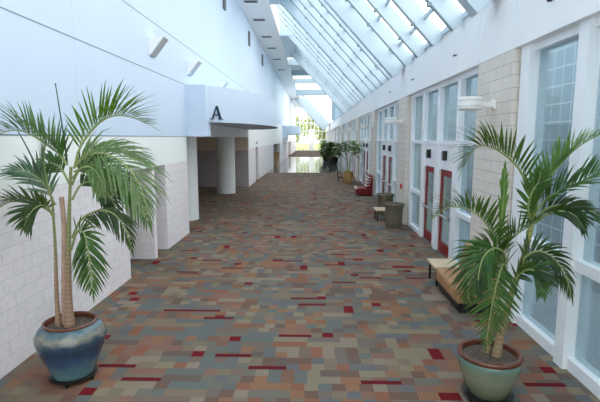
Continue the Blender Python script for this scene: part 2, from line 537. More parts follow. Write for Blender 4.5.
RIGHT_FRONDS = [
    ('arch_left', [(0.385, 0.0, 2.157), (0.326, -0.02, 2.404), (0.183, -0.05, 2.657), (0.017, -0.08, 2.809), (-0.134, -0.1, 2.894), (-0.269, -0.12, 2.916), (-0.363, -0.13, 2.853), (-0.44, -0.13, 2.694)], (0.25, 0, 1), 50, 0.33, 0.1, 45, 0.12, 34, 0) ,
    ('upright_right', [(0.393, 0.0, 2.19), (0.446, 0.0, 2.368), (0.539, 0.02, 2.565), (0.663, 0.03, 2.718), (0.831, 0.03, 2.903), (1.068, 0.02, 3.053)], (-0.6, 0, 1), 40, 0.32, 0.04, 36, 0.14, 30, 1) ,
    ('right_high', [(0.395, 0.0, 2.168), (0.489, -0.05, 2.331), (0.605, -0.1, 2.436), (0.739, -0.15, 2.517), (0.881, -0.18, 2.604), (1.007, -0.2, 2.669)], (0, -0.3, 1), 25, 0.32, 0.1, 42, 0.15, 26, 0) ,
    ('right_mid', [(0.39, 0.0, 2.078), (0.471, -0.08, 2.226), (0.595, -0.14, 2.29), (0.751, -0.2, 2.278), (0.933, -0.22, 2.207), (1.087, -0.22, 2.101)], (0, -0.5, 1), 10, 0.26, 0.16, 42, 0.15, 24, 3) ,
    ('hang_right', [(0.392, 0.0, 2.055), (0.47, -0.15, 2.193), (0.561, -0.25, 2.242), (0.648, -0.32, 2.212), (0.719, -0.35, 2.123)], (0.4, -1, 0.2), 0, 0.24, 0.2, 30, 0.3, 18, 3) ,
    ('left_arch', [(0.111, 0.0, 1.62), (0.037, -0.02, 1.797), (-0.06, -0.05, 1.95), (-0.197, -0.1, 2.116), (-0.338, -0.15, 2.222), (-0.505, -0.2, 2.273), (-0.638, -0.22, 2.264), (-0.78, -0.22, 2.145)], (0.2, 0, 1), 48, 0.27, 0.08, 46, 0.1, 32, 0) ,
    ('short_right', [(0.051, 0.0, 1.7), (0.118, -0.03, 1.845), (0.201, -0.05, 1.952), (0.311, -0.06, 2.033), (0.413, -0.06, 2.122)], (-0.2, 0, 1), 45, 0.22, 0.05, 46, 0.1, 18, 0) ,
    ('fan_left', [(0.089, 0.0, 1.62), (-0.047, -0.1, 1.748), (-0.205, -0.2, 1.784), (-0.324, -0.28, 1.694), (-0.381, -0.32, 1.509), (-0.391, -0.32, 1.288)], (-0.5, -1, 0.3), 0, 0.3, 0.2, 40, 0.1, 32, 3) ,
    ('hang_front', [(0.126, 0.0, 1.551), (0.039, -0.12, 1.63), (-0.039, -0.22, 1.536), (-0.104, -0.28, 1.332), (-0.14, -0.3, 1.082), (-0.167, -0.3, 0.809)], (0.2, -1, 0.2), 8, 0.29, 0.06, 64, 0.08, 38, 0) ,
    ('hang_mid', [(0.111, 0.0, 1.62), (0.031, -0.12, 1.765), (-0.121, -0.25, 1.841), (-0.256, -0.34, 1.776), (-0.314, -0.38, 1.615), (-0.314, -0.38, 1.42)], (-0.2, -1, 0.3), 5, 0.3, 0.18, 42, 0.15, 28, 0) ,
    ('right_low', [(0.239, 0.0, 1.354), (0.276, -0.05, 1.635), (0.365, -0.1, 1.762), (0.48, -0.15, 1.765), (0.6, -0.18, 1.662), (0.7, -0.2, 1.48), (0.756, -0.2, 1.312)], (0.2, -0.8, 0.6), -8, 0.26, 0.18, 40, 0.2, 26, 3) ,
    ('hang_low_right', [(0.23, 0.0, 1.318), (0.26, -0.1, 1.535), (0.328, -0.18, 1.582), (0.39, -0.22, 1.495), (0.434, -0.24, 1.345)], (0.2, -1, 0.2), 0, 0.22, 0.15, 36, 0.25, 18, 0) ,
    ('spear', [(0.045, 0.0, 1.62), (0.041, 0.0, 1.872), (0.046, 0.0, 2.155), (0.051, 0.0, 2.434), (0.047, 0.0, 2.675)], (0, -1, 0), 0, 0.16, 0, 12, 0.35, 22, 1) ,
    ('crown_right', [(0.209, 0.0, 1.295), (0.229, -0.08, 1.483), (0.322, -0.15, 1.573), (0.459, -0.2, 1.567), (0.614, -0.22, 1.485)], (0, -0.6, 1), 10, 0.22, 0.12, 40, 0.2, 18, 3) ,
    ('crown_mid', [(0.393, 0.0, 2.044), (0.279, -0.1, 2.228), (0.271, -0.16, 2.41), (0.316, -0.2, 2.542), (0.328, -0.22, 2.669)], (0, -1, 0.1), 10, 0.2, 0.05, 36, 0.1, 20, 0) ,
]
# ------------------------------------------------------------------ setting
XL, XF, XP = -3.9, 3.32, 3.2          # left wall face, window frame face, pier and fascia face
YB, YE = -5.0, 110.0                   # behind the camera, far end
ZH = 3.04                              # underside of the header
SL = 1.085                             # skylight slope

struct(MB().box(-9.0, 3.75, YB, 39.9, -0.2, 0.0).build('floor', M['carpet']))
struct(MB().box(-9.0, 3.75, 39.9, 73.0, -0.2, 0.0).build('floor_tile', M['tile']))
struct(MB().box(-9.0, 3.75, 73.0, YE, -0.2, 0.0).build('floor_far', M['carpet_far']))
struct(MB().box(3.75, 60.0, YB - 30, 200, -0.25, -0.04).build('ground', M['pave']))
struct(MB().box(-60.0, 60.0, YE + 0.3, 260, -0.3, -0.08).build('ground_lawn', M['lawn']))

# left wall: white boards high up, a header band, split block low down
w = struct_empty('wall_left')
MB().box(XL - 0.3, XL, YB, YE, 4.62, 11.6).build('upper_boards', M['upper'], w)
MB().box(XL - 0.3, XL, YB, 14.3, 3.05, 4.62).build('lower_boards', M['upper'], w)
MB().box(XL - 0.3, XL, 14.3, 28.3, ZH, 4.62).box(XL - 0.3, XL, 28.3, YE, 2.36, 4.62).build('middle_boards', M['white'], w)
MB().box(XL - 0.3, XL, YB, 14.22, 2.3, 3.03).build('header_band', M['band'], w)
st = MB()
st.box(XL - 1.6, XL, YB, 9.47, 0, 2.3)
st.box(XL - 1.6, XL, 11.02, 11.2, 0, 2.3)
st.box(XL - 1.6, XL, 12.05, 14.22, 0, 2.3)
st.build('stone_base', M['stone'], w)
s2 = MB()
s2.box(XL - 0.3, XL, 28.1, 31.7, 0, 2.36).box(XL - 0.3, XL, 33.2, 46.5, 0, 2.36)
s2.box(XL - 0.3, XL, 55.5, 76, 0, 2.36).box(XL - 0.3, XL, 84, YE, 0, 2.36)
s2.build('stone_base_far', M['stone'], w)
g = MB()
for z in (4.62, 5.8):
    g.box(XL - 0.02, XL + 0.004, YB, 46 if z > 5 else 14.25, z - 0.009, z + 0.009)
g.box(XL - 0.02, XL + 0.004, YB, 14.25, 3.03, 3.05)
struct(g.build('trim_1', M['groove']))
# the recess behind the columns and the two small openings before it
r = struct_empty('wall_recess')
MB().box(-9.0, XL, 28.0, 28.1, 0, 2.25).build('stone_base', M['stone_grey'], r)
MB().box(-9.0, XL - 0.01, 28.0, 28.1, 2.25, ZH).build('lamplit_top', M['beige'], r)
MB().box(-9.1, -9.0, 8, 28.1, 0, ZH).build('back_panel', M['beige'], r)
MB().box(-9.0, XL - 1.6, 8.0, 8.1, 0, ZH).box(-9, XL - 1.6, 14.1, 14.22, 0, ZH).build('side_panel', M['stone'], r)
struct(MB().box(-9.1, XL - 0.3, 8, 28.3, ZH, ZH + 0.15).build('ceiling_recess', M['white']))
# far openings in the left wall
r2 = struct_empty('wall_far_recess')
for (a, b) in ((31.7, 33.2), (46.5, 55.5), (76, 84)):
    MB().box(XL - 2.6, XL - 2.5, a, b, 0, 2.36).build('back_panel', M['beige'], r2)
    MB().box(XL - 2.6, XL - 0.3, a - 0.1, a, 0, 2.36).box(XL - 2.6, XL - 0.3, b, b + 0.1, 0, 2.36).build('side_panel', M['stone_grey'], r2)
    MB().box(XL - 2.6, XL - 0.3, a - .1, b + .1, 2.36, 2.46).build('top_panel', M['white'], r2)
dd = struct_empty('door_far_restroom', (XL - 0.22, 31.7, 0))
MB().box(-0.05, 0, 0.05, 1.45, 0.0, 2.3).build('door_leaf', M['ventgrey'], dd)
MB().box(0, 0.06, 1.2, 1.3, 1.0, 1.12).build('handle', M['chrome'], dd)
stp = MB()
for i in range(8):
    stp.box(XL - 1.6, XL + 0.03, 50.2 + i * 0.6, 50.8 + i * 0.6, 0, 0.17 * (i + 1))
struct(stp.build('wall_stair', M['orange']))

for i, y in enumerate((16.7, 24.95)):
    c = MB().lathe([(0.5, 0.0), (0.5, 0.03), (0.5, ZH)], 48, (-4.72, y, 0))
    struct(c.build('column', M['band']))

# bulkhead high on the left with the skylight's top edge on it
bh = struct_empty('ceiling_bulkhead')
MB().box(XL, -2.25, YB, YE, 10.0, 11.6).build('bulkhead_panel', M['white'], bh)
wb = struct_empty('window_back_fill', (0, YB, 0))  # unseen glazed end, added to let fill light in from behind
bf = MB()
for x in (-3.8, -2.3, -0.8, 0.7, 2.2, 3.6):
    bf.box(x - 0.07, x + 0.07, -0.2, 0, 0, min(10.0, 5.5 + (3.2 - x) * SL))
for z in (0.1, 2.6, 5.2):
    bf.box(-3.9, 3.7, -0.2, 0, z - 0.07, z + 0.07)
bf.build('frame', M['frame'], wb)
MB().extrude([(-3.9, -0.1, 0), (3.7, -0.1, 0), (3.7, -0.1, 5.2), (-1.2, -0.1, 10.0), (-3.9, -0.1, 10.0)], (0, -0.01, 0)).build('pane', M['skyglass'], wb)

# right: fascia over the glazing, split block piers
wr = struct_empty('wall_right')
MB().box(XP, 3.85, YB, YE, 4.41, 5.48).build('fascia', M['fascia'], wr)
jt = MB()
for k in range(-1, 12):
    for y in (7.56 + 8.2 * k, 9.16 + 8.2 * k):
        jt.box(XP - 0.004, XP + 0.02, y - 0.03, y + 0.03, 4.42, 5.47)
struct(jt.build('trim_2', M['frame']))
struct(MB().box(XP - 0.05, 3.85, YB, YE, 5.48, 5.6).build('trim_3', M['steel']))
for k in range(-1, 12):
    y = 7.56 + 8.2 * k
    struct(MB().box(XP, 3.72, y, y + 1.6, 0, 4.41).build('pillar', M['pier']))
struct(MB().box(XP, 3.72, 7.56 + 8.2 * 12, YE, 0, 4.41).build('wall_right_end', M['pier']))

# ---- glazed bays: frame, panes, header panels; red doors in the middle of most of them
def bay(k, n):
    y0 = 9.16 + 8.2 * k
    L = 6.6
    doors = k >= 0
    w = struct_empty('window_%d' % n, (XF, y0, 0))
    ms = [0.06, 1.49, 3.14, 4.79, 6.44] if doors else [0.15, 1.6, 3.22, 4.87, 6.4]
    fr = MB()
    for i, m in enumerate(ms):
        hw = 0.1 if doors else (0.11 if i != 4 else 0.14)
        fr.box(0 if doors else -0.04, 0.24, m - hw, m + hw, 0, 4.41)
    fr.box(0.02, 0.24, 0, L, 4.3, 4.41)
    z_low, z_mid = (1.27, 2.88) if doors else (1.4, None)
    def rail(a, b, z, h=0.05):
        fr.box(0.02, 0.22, ms[a], ms[b], z - h, z + h)
    if doors:
        rail(0, 4, z_mid)
        rail(0, 1, z_low); rail(3, 4, z_low)
        rail(0, 1, 0.06, 0.06); rail(3, 4, 0.06, 0.06)
    else:
        rail(0, 4, z_low, 0.07); rail(0, 4, 0.08, 0.08)
    fr.build('frame', M['frame'], w)
    def pane(a, b, z0, z1):
        MB().box(0.11, 0.125, ms[a] + 0.09, ms[b] - 0.09, z0, z1).build('pane', M['glass'], w)
    for i in range(4):
        if doors:
            pane(i, i + 1, 2.9, 4.32)
            if i in (0, 3):
                pane(i, i + 1, 0.1, 1.25)
                pane(i, i + 1, 1.3, 2.86)
            else:
                MB().box(0.05, 0.16, ms[i] + 0.09, ms[i + 1] - 0.09, 2.2, 2.84).build('header_panel', M['frame'], w)
                a, b = (ms[1] + 0.1, 1.86) if i == 1 else (ms[2] + 0.1, 3.46)
                MB().box(0.03, 0.2, a, b, 0, 2.2).build('door_post', M['frame'], w)
                c, d = (2.98, ms[2] - 0.1) if i == 1 else (4.58, ms[3] - 0.1)
                MB().box(0.03, 0.2, c, d, 0, 2.2).build('door_post', M['frame'], w)
        else:
            pane(i, i + 1, 0.15, 1.34)
            pane(i, i + 1, 1.46, 4.32)
    return w


def make_door():
    d = struct_empty('door_1')
    W = 1.12
    f = MB()
    f.box(0, 0.06, 0, 0.15, 0.02, 2.19).box(0, 0.06, W - 0.15, W, 0.02, 2.19)
    f.box(0, 0.06, 0.15, W - 0.15, 2.03, 2.19).box(0, 0.06, 0.15, W - 0.15, 0.02, 0.3)
    f.build('door_frame', M['red'], d, 0.006)
    MB().box(0.02, 0.035, 0.15, W - 0.15, 0.3, 2.03).build('pane', M['doorglass'], d)
    hb = MB()
    hb.tube([(-0.07, 0.05, 1.02), (-0.07, W - 0.05, 1.02)], 0.028, 8)
    for y in (0.08, W - 0.08):
        hb.box(-0.08, 0.0, y - 0.03, y + 0.03, 0.97, 1.07)
    hb.build('push_bar', M['chrome'], d)
    MB().box(-0.02, 0.06, 0, W, 0, 0.02).build('threshold', M['ventgrey'], d)
    return d


door0 = None
nd = 0
for n, k in enumerate(range(-1, 12)):
    bay(k, n + 1)
    if k >= 0:
        for off in (1.86, 3.46):
            nd += 1
            loc = (XF + 0.08, 9.16 + 8.2 * k + off, 0)
            if door0 is None:
                door0 = make_door()
                door0.location = loc
            else:
                d = dup(door0, loc)
                d.name = 'door_%d' % nd

# ---- skylight: rafters, purlins, glass
def zsk(x):
    return 5.5 + (3.2 - x) * SL

nrm = Vector((SL, 0, 1)).normalized()
def rafter(y, wid, dep, name, x1=-2.3):
    a = Vector((3.25, y - wid / 2, zsk(3.25) + 0.06))
    b = Vector((x1, y - wid / 2, zsk(x1) + 0.06))
    m = MB().extrude([a, b, b - nrm * dep, a - nrm * dep], (0, wid, 0))
    return struct(m.build(name, M['rafter']))

RY = [8.55 + 1.64 * i for i in range(-8, 20)]
for y in RY:
    rafter(y, 0.09, 0.36, 'beam_rafter')
    a = Vector((3.25, y - 0.04, zsk(3.25) + 0.06)) - nrm * 0.36
    b = Vector((-2.3, y - 0.04, zsk(-2.3) + 0.06)) - nrm * 0.36
    struct(MB().extrude([a, b, b - nrm * 0.03, a - nrm * 0.03], (0, 0.08, 0)).build('trim_rafter', M['flange']))  # strip coloured darker for the shade under each rafter
for k in range(0, 4):
    yc = 8.36 + 8.2 * k
    rafter(yc, 0.30, 0.6, 'beam_frame')
    struct(MB().box(-2.25, -0.75, yc - (4.0 if k == 2 else 0.2), yc + (0.6 if k < 3 else 8.5), 10.0, 10.75).build('beam_collar', M['steel']))
rafter(39.9, 0.5, 0.7, 'beam_frame')
for x in (2.75, 2.05, 1.35, 0.65, -0.05, -0.75, -1.45):
    c = Vector((x, YB, zsk(x) - 0.06))
    struct(MB().extrude([c + Vector((-0.035, 0, 0.04)), c + Vector((0.035, 0, 0.04)), c + Vector((0.035, 0, -0.05)), c + Vector((-0.035, 0, -0.05))], (0, 40 - YB, 0)).build('beam_purlin', M['rafter']))
    bk = MB()
    for y in RY:
        d = Vector((x, y, zsk(x) + 0.06)) - nrm * 0.39
        bk.box(d.x - 0.04, d.x + 0.04, y - 0.055, y + 0.055, d.z - 0.04, d.z + 0.04)
    struct(bk.build('trim_bracket', M['flange']))
ga = Vector((3.3, YB, zsk(3.3) + 0.10)); gb = Vector((-2.3, YB, zsk(-2.3) + 0.10))
gm = MB(); gm.add([ga, gb, gb + Vector((0, 40 - YB, 0)), ga + Vector((0, 40 - YB, 0))], [(0, 1, 2, 3)])
struct(gm.build('ceiling_glass', M['skyglass']))
# taller glass roofed lobby over the tile floor
gm = MB(); gm.add([(-2.25, 40, 10.8), (3.7, 40, 10.8), (3.7, 66, 10.8), (-2.25, 66, 10.8)], [(0, 1, 2, 3)])
struct(gm.build('ceiling_glass_lobby', M['skyglass']))
struct(MB().box(-2.25, 3.6, 44.0, 51.5, 10.3, 10.6).build('ceiling_lobby', M['white']))
for yb in (44.2, 51.3, 58.5):
    struct(MB().box(-2.25, 3.6, yb - 0.2, yb + 0.2, 9.75, 10.3).build('beam_lobby', M['lobby']))
wl = struct_empty('window_lobby', (XP, 40.2, 5.5))
lf = MB()
for i in range(14):
    lf.box(0.0, 0.25, i * 1.95, i * 1.95 + 0.14, 0, 5.3)
for z in (0.1, 2.6, 5.2):
    lf.box(0.02, 0.23, 0, 25.5, z - 0.07, z + 0.07)
lf.build('frame', M['steel'], wl)
MB().box(0.1, 0.12, 0, 25.5, 0, 5.3).build('pane', M['glass'], wl)

# far end: portal, sloping roof edge, tall glazed end wall
pt = struct_empty('wall_portal')
MB().box(2.75, 3.6, 65.6, 66.6, 5.5, 9.7).build('portal_post', M['lobby'], pt)
MB().box(-2.25, 3.6, 65.6, 66.6, 9.0, 9.75).build('portal_beam', M['lobby'], pt)
rafter(85.0, 4.0, 1.7, 'roof_far_slope', -1.9).data.materials[0] = M['lobby']
we = struct_empty('window_end', (0, YE, 0))
fm = MB()
for i in range(9):
    x = XL + i * (3.3 - XL) / 8
    fm.box(x - 0.07, x + 0.07, 0, 0.2, 0, 11)
for z in (0.1, 2.6, 4.6, 6.6, 8.6, 11.0):
    fm.box(XL, 3.3, 0, 0.2, z - 0.08, z + 0.08)
fm.build('frame', M['frame'], we)
MB().box(XL, 3.3, 0.08, 0.1, 0, 11).build('pane', M['skyglass'], we)
MB().box(-0.75, 0.35, -0.3, 0.0, 0.0, 5.0).build('centre_post', M['white'], we)

# outside the right hand windows: pale glass block wing
ow = struct_empty('wall_outside')
MB().box(5.8, 6.1, YB, 75.0, 0.0, 5.3).build('block_face', M['blockout'], ow)
MB().box(5.65, 5.8, YB, 75.0, -0.04, 0.4).build('block_plinth', M['louver'], ow)

# ------------------------------------------------------------------ canopies and the letter
def canopy_mesh():
    pts = []
    for i in range(41):
        a = PI * i / 40
        pts.append((2.25 * math.sin(a), -7.0 * math.cos(a), 0.0))
    m = MB()
    n = len(pts)
    lo = [(x, y, 3.5) for x, y, z in pts]
    hi = [(x, y, 4.62) for x, y, z in pts]
    m.add(lo + hi, [(i, i + 1, n + i + 1, n + i) for i in range(n - 1)], True)
    m.add(lo, [tuple(range(n))[::-1]])
    m.add(hi, [tuple(range(n))])
    return m

cn = thing('entrance_canopy', 'curved white canopy bulging from the wall above two round columns', 'canopy', (XL, 21.3, 0), group=None)
canopy_mesh().build('curved_fascia', M['upper'], cn)
MB().box(0, 0.62, -7.05, -6.4, 3.05, 4.62).build('end_panel', M['upper'], cn)
cn2 = thing('entrance_canopy', 'far white curved canopy beyond the first, over the polished tile floor', 'canopy', (XL, 68.0, 0))
for ch in kids(cn):
    c = ch.copy(); COL.objects.link(c); c.parent = cn2

# serif capital A, cut from flat bars and set on the curved face
def letter_A():
    m = MB()
    d = 0.05
    def poly(p):
        m.extrude([(x, 0, z) for x, z in p], (0, d, 0))
    poly([(0.06, 0.0), (0.092, 0.0), (0.262, 0.42), (0.245, 0.42)])           # thin left stroke
    poly([(0.235, 0.42), (0.285, 0.42), (0.455, 0.0), (0.385, 0.0)])          # thick right stroke
    poly([(0.12, 0.13), (0.38, 0.13), (0.37, 0.158), (0.13, 0.158)])          # crossbar
    poly([(0.0, 0.0), (0.155, 0.0), (0.155, 0.018), (0.0, 0.018)])            # feet
    poly([(0.32, 0.0), (0.52, 0.0), (0.52, 0.018), (0.32, 0.018)])
    return m
ang = math.radians(21.5)
lx, ly = XL + 2.25 * math.sin(ang), 21.3 - 7.0 * math.cos(ang)
tx, ty = 2.25 * math.cos(ang), 7.0 * math.sin(ang)
la = letter_A().build('letter_sign', M['letter'])
la.rotation_euler = (0, 0, math.atan2(ty, tx))
ca, sa = math.cos(la.rotation_euler.z), math.sin(la.rotation_euler.z)
la.location = (lx - 0.255 * ca + 0.06 * sa, ly - 0.255 * sa - 0.06 * ca, 3.59)
tag(la, 'dark teal serif capital letter A on the curved white canopy', 'letter sign')

pq = box('wall_sign', 0, 0.02, -0.3, 0.3, -0.08, 0.08, M['plaque'])
pq.location = (XL, 32.4, 2.66)
tag(pq, 'small grey plaque on the white wall above the grey restroom door', 'sign')

# ------------------------------------------------------------------ wall and ceiling fittings
def make_wedge():
    t_ = thing('wedge_light', '', 'wall light', group='wedge lights on the white wall')
    MB().extrude([(0, 0, 0.22), (0.36, 0, 0.22), (0.02, 0, -0.20), (0, 0, -0.20)], (0, 0.34, 0)).build('housing', M['white'], t_)
    a = Vector((0.365, -0.005, 0.22)); b = Vector((0.025, -0.005, -0.20))
    nn = Vector((0.42, 0, -0.34)).normalized() * 0.02
    MB().extrude([a, a + nn, b + nn, b], (0, 0.35, 0)).build('louver', M['louver'], t_)
    return t_
wd = make_wedge()
wd.location = (XL, 11.2, 5.17)
wd['label'] = 'white wedge wall light on the boards above the two narrow wall openings'
dup(wd, (XL, 14.6, 5.16), 'white wedge wall light just above the squared end of the curved canopy')
dup(wd, (XL, 19.3, 5.08), 'white wedge wall light half hidden behind the top of the curved canopy')

for i, (y, z) in enumerate(((20.9, 9.0), (28.9, 9.0), (36.4, 8.95))):
    o = box('wall_grille', 0, 0.09, -0.2, 0.2, -0.42, 0.42, M['ventgrey'], None, 0.01)
    o.location = (XL, y, z)
    tag(o, ('upright grey grille high on the white wall, first from the near end', 'upright grey grille high on the white wall, second from the near end',
            'upright grey grille high on the white wall, third from the near end')[i], 'wall grille', 'grilles high on the wall')
for i, y in enumerate((24.7, 28.4, 33.0, 37.1, 42.2, 48.6)):
    t_ = thing('ceiling_vent', 'dark rectangular vent in the underside of the bulkhead, %s from the near end' % ('first', 'second', 'third', 'fourth', 'fifth', 'sixth')[i],
               'ceiling vent', (-3.18, y, 10.0), group='vents along the bulkhead')
    MB().box(-0.36, 0.36, -0.2, 0.2, -0.03, 0.0).build('frame', M['louver'], t_)
    MB().box(-0.31, 0.31, -0.15, 0.15, -0.045, -0.03).build('slots', M['dark'], t_)
for i, (y, z) in enumerate(((6.45, 4.82), (10.55, 4.82), (14.85, 4.83), (19.1, 4.85))):
    t_ = thing('sprinkler_head', ('small dark sprinkler high over the window beside the green potted palm', 'small dark sprinkler on the fascia above the near end of the first red door bay',
               'small dark sprinkler on the fascia above the far end of the first red door bay', 'small dark sprinkler on the fascia above the second red door bay')[i],
               'sprinkler', (XP, y, z), group='sprinklers along the fascia')
    MB().tube([(0, 0, 0), (-0.06, 0, 0)], 0.014, 8).build('pipe', M['ventgrey'], t_)
    MB().lathe([(0.032, -0.012), (0.032, 0.012)], 12, (-0.06, 0, -0.015)).build('deflector', M['dark'], t_)

def make_drum():
    t_ = thing('drum_sconce', '', 'wall lamp', group='drum wall lamps on the piers')
    prof = [(0.17, -0.115), (0.205, -0.09), (0.21, 0.0), (0.21, 0.10), (0.195, 0.11)]
    MB().lathe(prof, 32, (-0.42, 0, 0)).build('drum', M['drum'], t_)
    rg = MB()
    for z in (-0.05, 0.05):
        rg.lathe([(0.213, z - 0.006), (0.213, z + 0.006)], 32, (-0.42, 0, 0))
    rg.build('trim_ring', M['louver'], t_)
    MB().box(-0.3, -0.02, -0.04, 0.04, -0.05, 0.03).build('arm', M['drum'], t_)
    MB().box(-0.03, 0.0, -0.09, 0.09, -0.09, 0.07).build('wall_plate', M['drum'], t_)
    return t_
dl = make_drum()
dl.location = (XP, 8.3, 3.6)
lab = ['white drum lamp on an arm from the stone pier behind the tan bench', 'white drum lamp on the stone pier behind the two olive urns',
       'white drum lamp on the stone pier behind the red bench', 'white drum lamp on the stone pier behind the tan potted plant',
       'white drum lamp on the fifth stone pier, just past the tan potted plant', 'small far white drum lamp on the sixth stone pier']
dl['label'] = lab[0]
for i in range(1, 6):
    dup(dl, (XP, 8.3 + 8.2 * i, 3.6), lab[i])

def make_wbox():
    t_ = thing('signal_box', '', 'wall box', group='boxes over the red doors')
    MB().box(-0.1, 0, -0.075, 0.075, -0.12, 0.12).build('case', M['dark'], t_, 0.01)
    MB().box(-0.11, -0.1, -0.05, 0.05, -0.085, 0.085).build('lens', M['ventgrey'], t_)
    return t_
wb0 = make_wbox()
ordn = ['first', 'second', 'third', 'fourth']
q = 0
for k in range(4):
    for j, off in enumerate((2.44, 4.02)):
        L_ = 'small black box over the %s red door of the %s pair along the windows' % (('near', 'far')[j], ordn[k])
        loc = (XF + 0.05, 9.16 + 8.2 * k + off, 2.56)
        if q == 0:
            wb0.location = loc; wb0['label'] = L_
        else:
            dup(wb0, loc, L_)
        q += 1
fb = thing('alarm_switch', 'tiny red alarm box low on the stone pier behind the olive urns', 'alarm box', (XP, 16.3, 1.3))
MB().box(-0.06, 0, -0.06, 0.06, -0.08, 0.08).build('case', M['redbox'], fb, 0.01)
MB().box(-0.07, -0.06, -0.03, 0.03, -0.02, 0.02).build('lever', M['white'], fb)

# ------------------------------------------------------------------ seats, tables, urns
bn = thing('upholstered_bench', 'long tan vinyl bench with sloping back against the stone pier', 'bench', (2.86, 8.30, 0))
MB().extrude([(-0.36, -0.70, 0.17), (-0.36, -0.70, 0.36), (-0.31, -0.70, 0.42), (0.2, -0.70, 0.40), (0.2, -0.70, 0.17)], (0, 1.40, 0)).build('seat', M['tan'], bn, 0.03)
MB().extrude([(0.08, -0.70, 0.38), (0.17, -0.70, 0.86), (0.22, -0.70, 0.95), (0.29, -0.70, 0.93), (0.31, -0.70, 0.17), (0.2, -0.70, 0.17)], (0, 1.40, 0)).build('backrest', M['tan'], bn, 0.025)
MB().box(-0.30, 0.28, -0.66, 0.66, 0.0, 0.17).build('plinth', M['dark'], bn)

def make_table(name, label, w, d, h, loc):
    t_ = thing(name, label, 'side table', loc)
    MB().box(-w / 2, w / 2, -d / 2, d / 2, h - 0.05, h).build('tabletop', M['woodtop'], t_, 0.008)
    MB().box(-w / 2 + 0.05, w / 2 - 0.05, -d / 2 + 0.05, d / 2 - 0.05, h - 0.085, h - 0.05).build('apron', M['dark'], t_)
    for sx in (-1, 1):
        for sy in (-1, 1):
            x = sx * (w / 2 - 0.06); y = sy * (d / 2 - 0.06)
            MB().box(x - 0.02, x + 0.02, y - 0.02, y + 0.02, 0, h - 0.085).build('leg', M['dark'], t_)
    return t_
make_table('side_table', 'low wood topped table with black legs at the end of the tan bench', 0.54, 0.66, 0.42, (2.76, 9.36, 0))
make_table('side_table', 'low wood topped table with black legs behind the nearer olive urn', 0.52, 0.72, 0.42, (2.58, 16.75, 0))

def make_urn(label, loc, s=1.0):
    t_ = thing('planter_urn', label, 'urn', loc, group='olive urns')
    prof = [(0.25, 0.0), (0.27, 0.03), (0.285, 0.35), (0.30, 0.68), (0.345, 0.74), (0.35, 0.80), (0.33, 0.82), (0.30, 0.81), (0.285, 0.74), (0.27, 0.70)]
    MB().lathe([(r * s, z * s) for r, z in prof], 36, close=True).build('body', M['urn'], t_)
    MB().lathe([(0.275 * s, 0.68 * s), (0.275 * s, 0.705 * s)], 36).build('lid', M['dark'], t_)
    return t_
make_urn('larger olive stoneware urn with flared rim standing nearer, before the low table', (2.78, 15.35, 0))
make_urn('olive stoneware urn with flared rim farther back, between low table and red doors', (2.90, 17.95, 0), 1.02)

rb = thing('red_bench', 'dark red vinyl bench with white striped back by the third stone pier', 'bench', (2.78, 24.3, 0))
MB().extrude([(-0.42, -0.62, 0.06), (-0.48, -0.62, 0.34), (-0.44, -0.62, 0.41), (0.2, -0.62, 0.40), (0.24, -0.62, 0.06)], (0, 1.24, 0)).build('seat', M['redvinyl'], rb, 0.03)
MB().extrude([(0.02, -0.62, 0.40), (0.22, -0.62, 1.08), (0.38, -0.62, 1.08), (0.36, -0.62, 0.06), (0.2, -0.62, 0.06)], (0, 1.24, 0)).build('backrest', M['redvinyl'], rb, 0.03)
for i in range(4):
    z = 0.52 + i * 0.14
    x = 0.02 + (z - 0.40) * 0.2 / 0.68
    MB().extrude([(x - 0.015, -0.63, z), (x - 0.005, -0.63, z + 0.03), (x + 0.16, -0.63, z + 0.065), (x + 0.15, -0.63, z + 0.035)], (0, 1.26, 0)).build('stripe', M['drum'], rb)
MB().extrude([(-0.50, -0.6, 0.345), (-0.475, -0.6, 0.42), (-0.40, -0.6, 0.425), (-0.40, -0.6, 0.40)], (0, 1.2, 0)).build('seat_edge', M['woodtop'], rb)
MB().box(-0.36, 0.3, -0.56, 0.56, 0, 0.06).build('plinth', M['dark'], rb)

bc = thing('black_chair', 'small black curved chair beside the tan potted plant', 'chair', (2.05, 31.6, 0))
MB().extrude([(-0.25, -0.25, 0.40), (0.22, -0.25, 0.36), (0.22, -0.25, 0.30), (-0.25, -0.25, 0.33)], (0, 0.5, 0)).build('seat', M['dark'], bc, 0.02)
MB().extrude([(-0.28, -0.25, 0.34), (-0.36, -0.25, 0.85), (-0.31, -0.25, 0.85), (-0.22, -0.25, 0.34)], (0, 0.5, 0)).build('backrest', M['dark'], bc, 0.02)
for sx in (-0.2, 0.18):
    for sy in (-0.2, 0.2):
        MB().box(sx - 0.02, sx + 0.02, sy - 0.02, sy + 0.02, 0, 0.34).build('leg', M['dark'], bc)
# ------------------------------------------------------------------ plants
def spline(P, n):
    P = [Vector(p) for p in P]
    Q = [P[0] * 2 - P[1]] + P + [P[-1] * 2 - P[-2]]
    out = []
    m = len(P) - 1
    for i in range(n + 1):
        u = i / n * m
        k = min(int(u), m - 1)
        f = u - k
        a, b, c, d = Q[k], Q[k + 1], Q[k + 2], Q[k + 3]
        out.append(0.5 * ((2 * b) + (c - a) * f + (2 * a - 5 * b + 4 * c - d) * f * f + (3 * b - a - 3 * c + d) * f ** 3))
    return out


CLAMP = [-99.0, 99.0]

